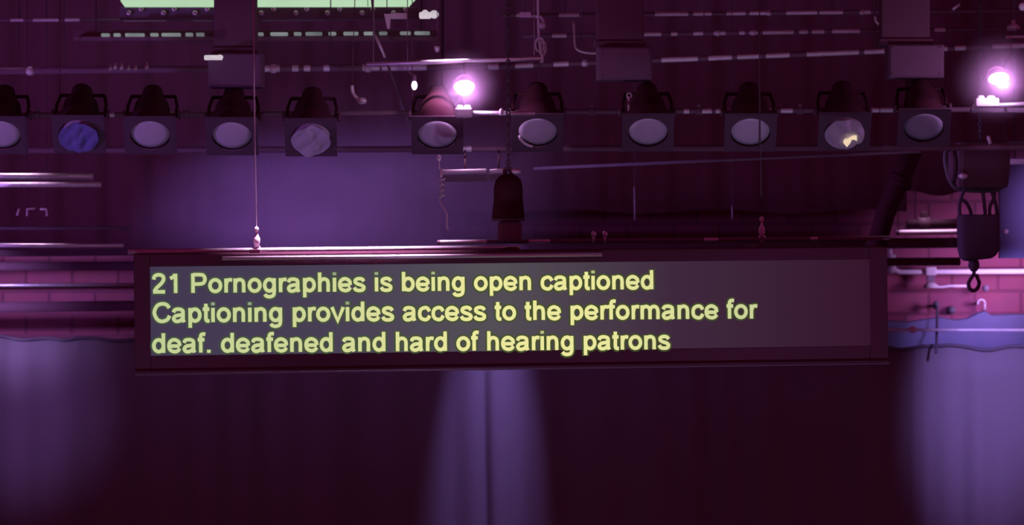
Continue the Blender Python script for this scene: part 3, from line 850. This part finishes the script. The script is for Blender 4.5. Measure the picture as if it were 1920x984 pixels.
def caption_line(text, a, b, root, m):
    (u0, v0), (u1, v1) = hit(*a), hit(*b)
    tot = sum(.278 if ch == ' ' else GLY[ch][0] for ch in text)
    lb = .06; em = (u1 - u0) / (tot - .11)
    x = -lb
    def put(dx, nn):
        def conv(p):
            uu = u0 + (dx + p.x) * em
            return S(uu, v0 + (v1 - v0) * (uu - u0) / (u1 - u0) + p.y * em, nn)
        return conv
    for word in text.split(' '):
        mb = MB()
        for ch in word:
            adv, strokes = GLY[ch]
            for wid, nn, mi in ((.130, -.0012, 1), (.066, -.0022, 0)):
                for st in strokes:
                    if st[0] == 'o':
                        _, cx, cy, rx, ry = st
                        pts = [Vector((cx + rx * math.cos(2 * PI * k / 20), cy + ry * math.sin(2 * PI * k / 20), 0)) for k in range(20)]
                        ribbon(mb, pts, wid, put(x, nn), mi, True)
                    else:
                        pts = [Vector((q[0], q[1], 0)) for q in st[0]]
                        if mi == 1 and st[1] != 1:
                            d = (pts[-1] - pts[-2]).normalized(); pts[-1] = pts[-1] + d * .028
                            d = (pts[0] - pts[1]).normalized(); pts[0] = pts[0] + d * .028
                        if st[1] == 1: pts = spline(pts, 5)
                        ribbon(mb, pts, wid, put(x, nn), 2 if (st[1] == 2 and mi == 0) else mi)
            x += adv
        x += .278
        mb.build('caption_word', m, root, recalc=False)

def led_mat(name, c0, c1, strength=1.0):
    """emission along the display for letters, painted halo and panel, brightest in the middle of the display"""
    m = bpy.data.materials.new(name); m.use_nodes = True
    nt = m.node_tree; nt.nodes.clear()
    e = nt.nodes.new('ShaderNodeEmission'); o = nt.nodes.new('ShaderNodeOutputMaterial')
    tc = nt.nodes.new('ShaderNodeTexCoord'); sp = nt.nodes.new('ShaderNodeSeparateXYZ')
    nt.links.new(tc.outputs['Object'], sp.inputs[0])
    rp = nt.nodes.new('ShaderNodeValToRGB')
    mr = nt.nodes.new('ShaderNodeMapRange')
    mr.inputs[1].default_value = -1.55; mr.inputs[2].default_value = 1.55
    nt.links.new(sp.outputs['X'], mr.inputs[0]); nt.links.new(mr.outputs[0], rp.inputs[0])
    els = rp.color_ramp.elements
    els[0].position = 0; els[0].color = (*c0[0], 1)
    els[1].position = 1; els[1].color = (*c0[-1], 1)
    for p, c in zip(c1, c0[1:-1]):
        q = els.new(p); q.color = (*c, 1)
    nt.links.new(rp.outputs[0], e.inputs[0]); e.inputs[1].default_value = strength
    nt.links.new(e.outputs[0], o.inputs[0])
    return m
M['led_yellow'] = led_mat('lit_yellow_pixels', [(.54, .63, .30), (.64, .68, .31), (.84, .81, .34), (.83, .80, .34), (.60, .64, .31), (.52, .55, .28)], [.25, .45, .62, .82])
M['led_halo'] = led_mat('painted_green_halo', [(.055, .075, .055), (.060, .085, .040), (.060, .078, .022), (.040, .045, .025)], [.3, .55])  # green blur halo round the letters, painted as wider dim strokes
M['led_dot'] = led_mat('dim_dot_pixels', [(.28, .36, .26), (.33, .38, .24), (.5, .52, .25), (.3, .33, .2)], [.3, .55])
M['led_panel'] = led_mat('dim_display_panel', [(.054, .038, .080), (.066, .050, .090), (.088, .076, .094), (.050, .022, .048), (.036, .0075, .024)], [.25, .47, .72])

def caption_screen():
    cen = S(SW / 2, SH / 2)
    root = thing('caption_screen', 'long black framed display showing three lines of yellow caption text', 'display screen', cen)
    pt = .05
    MB().box(S(SW / 2, SH / 2, 0.011), (SW, 0.02, SH), SROT).build('display_panel', M['led_panel'], root)
    lines = [("21 Pornographies is being open captioned", (287, 549.5), (1225, 542)),
             ("Captioning provides access to the performance for", (287, 604.5), (1417, 597)),
             ("deaf. deafened and hard of hearing patrons", (287, 661.5), (1255, 654.5))]
    for t, a, b in lines:
        caption_line(t, a, b, root, [M['led_yellow'], M['led_halo'], M['led_dot']])
    ub, vb = hit(960, 689)
    fl = -hit(252, 580)[0]; fr = hit(1665, 580)[0] - SW
    ft = .052; fb = hit(1450, 682)[1] * -1
    def bar(u0, u1, v0, v1, name):
        MB().box(S((u0 + u1) / 2, (v0 + v1) / 2, .042), (abs(u1 - u0), .08, abs(v1 - v0)), SROT, bevel=.004).build(name, M['case'], root)
    bar(-fl, 0, -fb, SH + ft, 'frame_side')
    bar(SW, SW + fr, -fb, SH + ft, 'frame_side')
    bar(0.0005, SW - .0005, -fb, 0, 'frame_bottom')
    bar(0.0005, SW - .0005, SH, SH + ft, 'frame_top')
    MB().box(S((SW) / 2, SH / 2, .07), (SW + fl + fr - .01, .05, SH + ft + fb - .01), SROT, bevel=.003).build('back_shell', M['case'], root)
    MB().tube([S(-fl, -fb - .004, -.018), S(SW + fr, -fb - .004, -.018)], .0045, 8).build('edge_strip', M['grey'], root)
    MB().tube([S(.30, SH + ft * .62, -.024), S(SW * .62, SH + ft * .62, -.024)], .0085, 10).build('trim_rod', M['metal'], root)
    for u in (.44, SW * .5, SW * .85):
        MB().box(S(u, SH + ft - .008, .17), (.04, .26, .05), SROT, bevel=.003).build('hanging_bracket', M['dark'], root)
    return root
M['case'] = mat('black_powder_coat', (0.13, 0.05, 0.08), 0.7, 0, 0.15, 0.05, 90)
caption_screen()

# bar the screen hangs from
TB = [(240, 472), (1664, 449)]
root = pipe('screen_bar', 'polished bar along the top left half of the caption screen, pink glare on it', 'bar', 240, 472, 975, 464.5, 12.22, 5.4, mats=[M['metal'], M['metal']], Y1=12.34)
root2 = pipe('screen_bar', 'dull bar behind the screen top, painted highlights beside the hoist', 'bar', 820, 454, 1668, 446, 12.5, 4.2, [(825, 912), (990, 1030), (1318, 1345), (1518, 1532)], mats=[M['black'], M['metal']], Y1=12.6)
for x, lab in ((1113, 'left one of two small bright couplers on the bar above the screen'), (1134, 'right one of two small bright couplers on the bar above the screen')):
    p = P(x, 442, 12.52)
    mb = MB().torus(p + Vector((0, 0, -.012)), .015, .0055, Vector((0, 1, 0)), Vector((0, 0, 1))).ball(p + Vector((0, -.012, .006)), .011, (1, 1, 1.4))
    tag(recentre(mb.build('coupler', [M['metal'], M['dark']])), lab, 'coupler', 'couplers above the screen')

# suspension wires
def suspension(px_top, px, y_end, Y, label, m, shackle=True, r=.0032):
    p0 = P(px_top, 60, Y + .25); p0 = Vector((p0.x, p0.y, 9.4))
    root = thing('suspension_wire', label, 'wire', P(px, y_end, Y), 'wires holding the screen')
    MB().tube([P(px_top, -90, Y), P(px_top, 160, Y), P(px, y_end - 40, Y)], r, 8).build('wire_rope', m, root)
    a = P(px, y_end - 36, Y)
    MB().ball(a, .010, (1, 1, 1.3)).build('ferrule', M['white'], root)
    MB().lathe(P(px + .5, y_end - 4, Y), (0, 0, 1), [(0, 0), (0, .007), (.015, .014), (.035, .014), (.05, .006), (.062, .004), (.062, 0)], 12).build('turnbuckle', M['white'], root)
    MB().torus(P(px + 1, y_end, Y), .012, .005, Vector((1, 0, 0)), Vector((0, 0, 1))).build('shackle', M['metal'], root)
    return root
suspension(476, 481, 466, 12.26, 'thin bright wire dropping from the left junction box to the screen top', M['wire'])
suspension(1424, 1428, 447, 12.57, 'thin dark wire with a grey hook on the right part of the screen bar', M['cable'], r=.0024)
for (x, y0, y1, lab) in [(1190, 350, 412, 'faint thin hanger in the dark above the screen, right of the middle hoist'), (1373, 386, 410, 'short grey hanger stub in the dark above the screen right half')]:
    mb = MB().tube([P(x, y0, 15.5), P(x + 1, y1, 15.5)], .006, 8).tube([P(x, y0, 15.5), P(x, -80, 15.5)], .002, 6, mi=1)
    tag(recentre(mb.build('hanger_rod', [M['grey'], M['dark']])), lab, 'rod', 'faint rods behind the screen')

# ------------------------------------------------------------------ batten light in the middle with its cable
def batten_light():
    Y = 13.6
    root = thing('batten_light', 'short pink lit trough light left of the dark middle hoist', 'light fixture', P(880, 328, Y))
    mb = MB()
    q = [(826, 328), (946, 326), (938, 331), (922, 340), (836, 341), (830, 334)]
    a = [mb.bm.verts.new(P(x, y, Y)) for x, y in q]; b = [mb.bm.verts.new(P(x, y, Y + .12)) for x, y in q]
    mb.face(a); mb.face(list(reversed(b)))
    for i in range(6): mb.face([a[i], b[i], b[(i + 1) % 6], a[(i + 1) % 6]])
    mb.build('trough', M['grey'], root)
    MB().tube([P(826, 322, Y - .01), P(912, 320, Y - .01)], 4 * U(Y), 12).build('tube_cover', M['white'], root)
    MB().tube([P(918, 321, Y - .01), P(944, 320, Y - .01)], 4 * U(Y), 12).build('end_cap', M['white'], root)
    MB().box(P(828, 324, Y), (6 * U(Y), .05, 16 * U(Y)), bevel=.003).build('end_bracket', M['metal'], root)
    for x in (872, 935):
        MB().tube([P(x, 320, Y + .04), P(x, 300, Y + .06), P(x, 283, 14.43)], .005, 8).build('drop_rod', M['dark'], root)
    MB().ball(P(823, 296, Y), .011, (1, 1, 1.4)).tube([P(823, 294, Y), P(824, 318, Y)], .003, 6).build('cord_stop', M['pale_steel'], root)
    cb = MB()
    pts = [P(829 + 5 * math.sin(k * 1.15), 332 + k * 1.9, Y + .02 * math.cos(k * 1.15)) for k in range(22)]
    pts += [P(826, 380, Y), P(834, 394, Y), P(838, 402, Y), P(838, 424, Y), P(841, 432, Y)]
    cb.tube(spline(pts, 3), .005, 6)
    cb.build('curly_cable', M['pale_steel'], root)
batten_light()

# ------------------------------------------------------------------ hoists
def chain(mb, a, b, link=.030, r=.0035):
    a, b = Vector(a), Vector(b)
    n = max(2, int((b - a).length / (link * .72)))
    d = (b - a).normalized(); s, t, _ = frame_of(d)
    for k in range(n):
        c = a.lerp(b, (k + .5) / n)
        mb.torus(c, link * .27, r, s if k % 2 else t, d, 10, 5, st=1.8)
    return mb

def middle_hoist():
    Y = 12.46
    root = thing('chain_hoist', 'dark bell shaped chain hoist hanging in the middle above the screen', 'chain hoist', P(953, 390, Y), 'chain hoists')
    MB().lathe(P(953, 412, Y), (0, 0, 1), [(0, 0), (0, 29 * U(Y)), (6 * U(Y), 31 * U(Y)), (14 * U(Y), 30 * U(Y)), (38 * U(Y), 27 * U(Y)), (60 * U(Y), 27 * U(Y)), (74 * U(Y), 24 * U(Y)), (82 * U(Y), 17 * U(Y)), (86 * U(Y), 8 * U(Y)), (86 * U(Y), 0)], 24).build('motor_body', M['can'], root)
    MB().lathe(P(953, 414, Y), (0, 0, 1), [(0, 0), (0, 31.5 * U(Y)), (4 * U(Y), 31.5 * U(Y)), (4 * U(Y), 0)], 24).build('base_ring', M['cable'], root)
    MB().box(P(956, 434, Y), (46 * U(Y), .09, 40 * U(Y)), bevel=.02).build('chain_guide', M['black'], root)
    chain(MB(), P(953, 328, Y), P(953, -120, Y)).build('load_chain', M['cable'], root)
    MB().torus(P(953, 322, Y), .018, .006, Vector((1, 0, 0)), Vector((0, 0, 1))).build('top_eye', M['black'], root)
    MB().ball(P(968, 321, Y - .05), .014, (1.5, 1, .8)).tube([P(968, 321, Y - .05), P(962, 326, Y)], .006, 6).build('cable_gland', M['pale_steel'], root)
middle_hoist()

def right_hoist():
    Y = 15.22
    u = U(Y)
    root = thing('chain_hoist', 'dark chain hoist at right with strapped bag and open hook before pink bricks', 'chain hoist', P(1834, 430, Y), 'chain hoists')
    MB().box(P(1838, 310, Y + .02), (96 * u, .22, 88 * u), bevel=.03).build('motor_body', M['dark'], root)
    MB().lathe(P(1788, 310, Y + .02), (-1, 0, 0), [(0, 0), (0, 34 * u), (6 * u, 34 * u), (12 * u, 26 * u), (12 * u, 0)], 20).build('end_cover', M['dark'], root)
    # bag
    mb = MB()
    prof = [(402, 37, .75), (406, 38.5, .9), (440, 38, 1), (468, 37, 1), (480, 33, .92), (486, 26, .8), (487, 10, .4)]
    rings = []
    for (py, hw, dk) in prof:
        ring = []
        for k in range(24):
            a = 2 * PI * k / 24
            c, s = math.cos(a), math.sin(a)
            e = .38
            X = math.copysign(abs(c) ** e, c) * hw * u; Yv = math.copysign(abs(s) ** e, s) * 26 * u * dk
            pz = P(1834, py + (3 * c if py > 470 else 0) - (6 * c if py > 478 else 0), Y)
            ring.append(mb.bm.verts.new((pz.x + X, Y + Yv, pz.z)))
        rings.append(ring)
    for a, b in zip(rings, rings[1:]):
        for k in range(24):
            mb.face([a[k], a[(k + 1) % 24], b[(k + 1) % 24], b[k]], 0, True)
    mb.face(rings[-1]); mb.face(list(reversed(rings[0])))
    bag = mb.build('chain_bag', M['bag'], root)
    for pts in ([(1800, 406), (1799, 384), (1806, 360), (1812, 352)], [(1800, 372), (1812, 380), (1820, 396), (1820, 408)], [(1848, 408), (1846, 386), (1842, 352)],
                [(1856, 408), (1856, 388), (1864, 370), (1862, 352)], [(1869, 408), (1868, 388), (1862, 366), (1858, 352)]):
        MB().tube(spline([P(x, y, Y - .03) for x, y in pts], 5), 3.4 * u, 8).build('bag_strap', M['bag'], bag)
    # hook
    hk = MB().lathe(P(1826, 487, Y), (0, 0, -1), [(0, 0), (0, 7 * u), (4 * u, 10 * u), (12 * u, 11 * u), (18 * u, 8 * u), (22 * u, 5 * u), (22 * u, 0)], 16)
    pts = [(1826, 506), (1826, 513), (1821, 521), (1816, 531), (1818, 541), (1825, 545), (1832, 541), (1836, 531), (1833, 521), (1830, 514)]
    hk.tube(spline([P(x, y, Y) for x, y in pts], 6), 3.6 * u, 10, radii=None)
    hook = hk.build('hook', M['bag'], root)
    MB().tube([P(1826, 514, Y), P(1832, 519, Y)], 2 * u, 8).build('latch', M['black'], hook)
    chain(MB(), P(1838, 268, Y), P(1838, -120, Y)).build('load_chain', M['cable'], root)
    # folded rigging around the body
    MB().tube(spline([P(1780, 262, Y), P(1772, 300, Y), P(1786, 346, Y), P(1812, 356, Y), P(1862, 356, Y), P(1886, 340, Y), P(1890, 290, Y)], 6), .012, 8).build('control_cable', M['cable'], root)
    MB().ball(P(1806, 330, Y - .12), .02, (1.2, 1, .8)).build('cable_gland', M['pale_steel'], root)
    MB().tube([P(1853, 255, Y - .12), P(1857, 270, Y - .12)], .009, 8).build('lug', M['pale_steel'], root)
right_hoist()

# sloping black duct at the right of the dark centre
mb = MB().tube([P(1712, 280, 15.8), P(1690, 330, 15.8), P(1660, 400, 15.8), P(1640, 470, 15.8)], .055, 14).tube([P(1712, 280, 15.8), P(1720, -90, 15.9)], .05, 14)
for q in (0.0, 1.0):
    mb.lathe(P(1690, 330, 15.8) - Vector((0, 0, .03 * q)), P(1660, 400, 15.8) - P(1690, 330, 15.8), [(0, .055), (0, .064), (.03, .064), (.03, .055)], 14)
tag(recentre(mb.build('cable_duct', M['can'])), 'black duct sloping down towards the screen top right corner', 'duct')

# ------------------------------------------------------------------ fittings on the wall at right
pipe('steel_rail', 'white rail above the pink bricks, running behind the hoist bag at right', 'rail', 1680, 436, 1866, 434, 16.3, 5, [(1686, 1796)], mats=[M['grey'], M['white']], group='right wall pipes', hangers=(1684,))
pipe('steel_rail', 'dark beam between the sagging border and the white rail at right', 'rail', 1700, 420, 1866, 418, 16.5, 9, mats=[M['dark'], M['dark']], group='right wall pipes', hangers=(1716,), clamps=(1732,))
def conduit():
    Y = 17.86
    root = thing('wall_conduit', 'pale pink lit conduit with two fittings across the bricks at right', 'conduit', P(1800, 510, Y))
    MB().tube(spline([P(1668, 466, Y), P(1671, 488, Y), P(1676, 504, Y), P(1688, 510, Y)], 4) + [P(1990, 508, Y)], 4.6 * U(Y), 12).build('pipe', M['white'], root)
    MB().box(P(1745, 508, Y - .01), (20 * U(Y), .06, 16 * U(Y)), bevel=.008).build('conduit_box', M['white'], root)
    MB().box(P(1673, 490, Y - .01), (12 * U(Y), .05, 26 * U(Y)), bevel=.006).ball(P(1672, 504, Y - .03), .03).build('elbow_clamp', M['pale_steel'], root)
    MB().box(P(1745, 521, Y), (14 * U(Y), .04, 14 * U(Y)), bevel=.004).build('drop_plate', M['grey'], root)
    mb = MB().lathe(P(1745, 540, Y - .03), (0, 0, 1), [(0, 0), (0, 14 * U(Y)), (6 * U(Y), 13 * U(Y)), (11 * U(Y), 7 * U(Y)), (11 * U(Y), 0)], 18)
    mb.build('lamp_shade', M['white'], root)
    MB().tube(spline([P(1752, 536, Y), P(1764, 538, Y), P(1780, 536, Y)], 4) + [P(1812, 536, Y)], 2.4 * U(Y), 8).build('branch_pipe', M['white'], root)
    MB().ball(P(1848, 540, Y), .022).build('cap', M['grey'], root)
conduit()
def lower_conduit():
    Y = 17.5
    root = thing('wall_conduit', 'thin violet lit conduit with a white knob just above the grey backdrop at right', 'conduit', P(1800, 618, Y))
    MB().tube([P(1640, 618, Y), P(1990, 619, Y)], 2.8 * U(Y), 10).build('pipe', M['pale_steel'], root)
    MB().ball(P(1712, 618, Y - .01), .022, (1.3, 1, 1)).build('knob', M['white'], root)
lower_conduit()
mb = MB().tube(spline([P(1755, 568, 17.9), P(1757, 580, 17.8), P(1757, 600, 17.75), P(1756, 640, 17.5), P(1755, 662, 17.46)], 5), .008, 8).ball(P(1755, 572, 17.88), .022, (1, 1, 1.3)).tube([P(1755, 572, 17.9), P(1755, 572, 18.02)], .01, 8)
tag(recentre(mb.build('hanging_cable', [M['cable'], M['dark']])), 'black cable end dropping over the broken plaster edge at right', 'cable')
mb = MB().torus(P(1840, 568, 17.9), .022, .005, Vector((1, 0, 0)), Vector((0, 0, 1)), a0=0, a1=PI).tube([P(1846.5, 568, 17.9), P(1846.5, 580, 17.9)], .007, 8).tube([P(1833.5, 568, 17.9), P(1833.5, 568, 18.02)], .007, 8)
tag(recentre(mb.build('wall_hook', [M['pale_steel'], M['dark']])), 'small pink lit hook on the bricks above the peak of broken plaster', 'hook')
tag(recentre(MB().lathe(P(1786, 581, 17.93), (0, 1, 0), [(0, 0), (0, .02), (.03, .026), (.09, .026), (.09, 0)], 14).build('pipe_stub', M['cable'])), 'small dark pipe stub on the bricks right of the black cable end', 'pipe')
pipe('steel_rail', 'pale violet bar end entering at the right edge beside the hoist', 'rail', 1876, 303, 2040, 302, 15.8, 5.5, mats=[M['white'], M['white']], group='right wall pipes', hangers=(1884,))
pipe('steel_rail', 'faint violet bar above the pale bar end at the right edge', 'rail', 1872, 268, 2040, 264, 15.9, 3, mats=[M['grey'], M['grey']], group='right wall pipes', hangers=(1880,))
# pale violet flat behind the hoist at the right edge
def flat():
    Y = 16.72
    root = thing('scenery_flat', 'tall pale flat at the right edge behind the hoist, washed violet', 'scenery flat', P(1990, 480, Y))
    x0, x1 = P(1873, 0, Y).x, P(2120, 0, Y).x
    z0, z1 = P(0, 484, Y).z, P(0, 306, Y).z
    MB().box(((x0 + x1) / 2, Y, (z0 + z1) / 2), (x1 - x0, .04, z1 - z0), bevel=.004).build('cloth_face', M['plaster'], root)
    MB().box(((x0 + x1) / 2, Y + .04, z1 - .03), (x1 - x0, .04, .06), bevel=.004).build('rail', M['black'], root)
    MB().tube([(x0 + .1, Y + .04, z1 - .02), (x0 + .1, Y + .04, 9.4)], .005, 8).build('drop_wire', M['cable'], root)
    MB().ball(P(1886, 434, Y - .025), .016).build('screw_cap', M['white'], root)
flat()

# ------------------------------------------------------------------ haze
def haze(name, c, s, density, color, label, aniso=0.2, noise=2.2, rot=0.0):
    mb = MB().ball((0, 0, 0), 1.0)
    o = mb.build(name, None)
    o.data.materials.clear()
    m = bpy.data.materials.new(name); m.use_nodes = True
    nt = m.node_tree; nt.nodes.clear()
    out = nt.nodes.new('ShaderNodeOutputMaterial')
    v = nt.nodes.new('ShaderNodeVolumeScatter')
    v.inputs['Color'].default_value = (*color, 1); v.inputs['Anisotropy'].default_value = aniso
    tc = nt.nodes.new('ShaderNodeTexCoord')
    ln = nt.nodes.new('ShaderNodeVectorMath'); ln.operation = 'LENGTH'
    nt.links.new(tc.outputs['Object'], ln.inputs[0])
    mr = nt.nodes.new('ShaderNodeMapRange'); mr.interpolation_type = 'SMOOTHSTEP'
    mr.inputs[1].default_value = 1.0; mr.inputs[2].default_value = 0.1
    nt.links.new(ln.outputs['Value'], mr.inputs[0])
    nz = nt.nodes.new('ShaderNodeTexNoise'); nz.inputs['Scale'].default_value = noise; nz.inputs['Detail'].default_value = 2
    nt.links.new(tc.outputs['Object'], nz.inputs['Vector'])
    mu = nt.nodes.new('ShaderNodeMath'); mu.operation = 'MULTIPLY'
    mm = nt.nodes.new('ShaderNodeMapRange'); mm.inputs[1].default_value = .3; mm.inputs[2].default_value = .7; mm.inputs[3].default_value = .55; mm.inputs[4].default_value = 1.25
    nt.links.new(nz.outputs['Fac'], mm.inputs[0])
    nt.links.new(mr.outputs[0], mu.inputs[0]); nt.links.new(mm.outputs[0], mu.inputs[1])
    m2 = nt.nodes.new('ShaderNodeMath'); m2.operation = 'MULTIPLY'; m2.inputs[1].default_value = density
    nt.links.new(mu.outputs[0], m2.inputs[0]); nt.links.new(m2.outputs[0], v.inputs['Density'])
    nt.links.new(v.outputs[0], out.inputs['Volume'])
    o.data.materials.append(m)
    o.location = c; o.scale = s; o.rotation_euler = (0, rot, 0)
    tag(o, label, 'haze', 'haze in the beams', 'stuff')
    return o
haze('stage_haze', P(675, 395, 15.3), (1.35, 1.1, 0.80), 0.85, (.8, .75, .95), 'violet stage haze drifting above the left half of the caption screen', rot=R(-12))
haze('lamp_haze', P(870, 160, 13.85), (0.20, 0.22, 0.20), 2.0, (.95, .7, .95), 'small violet halo of haze around the glowing middle lamp', noise=1)
haze('lamp_haze', P(1868, 147, 13.85), (0.24, 0.24, 0.24), 2.0, (.95, .7, .95), 'small violet halo of haze around the glowing far right lamp', noise=1)
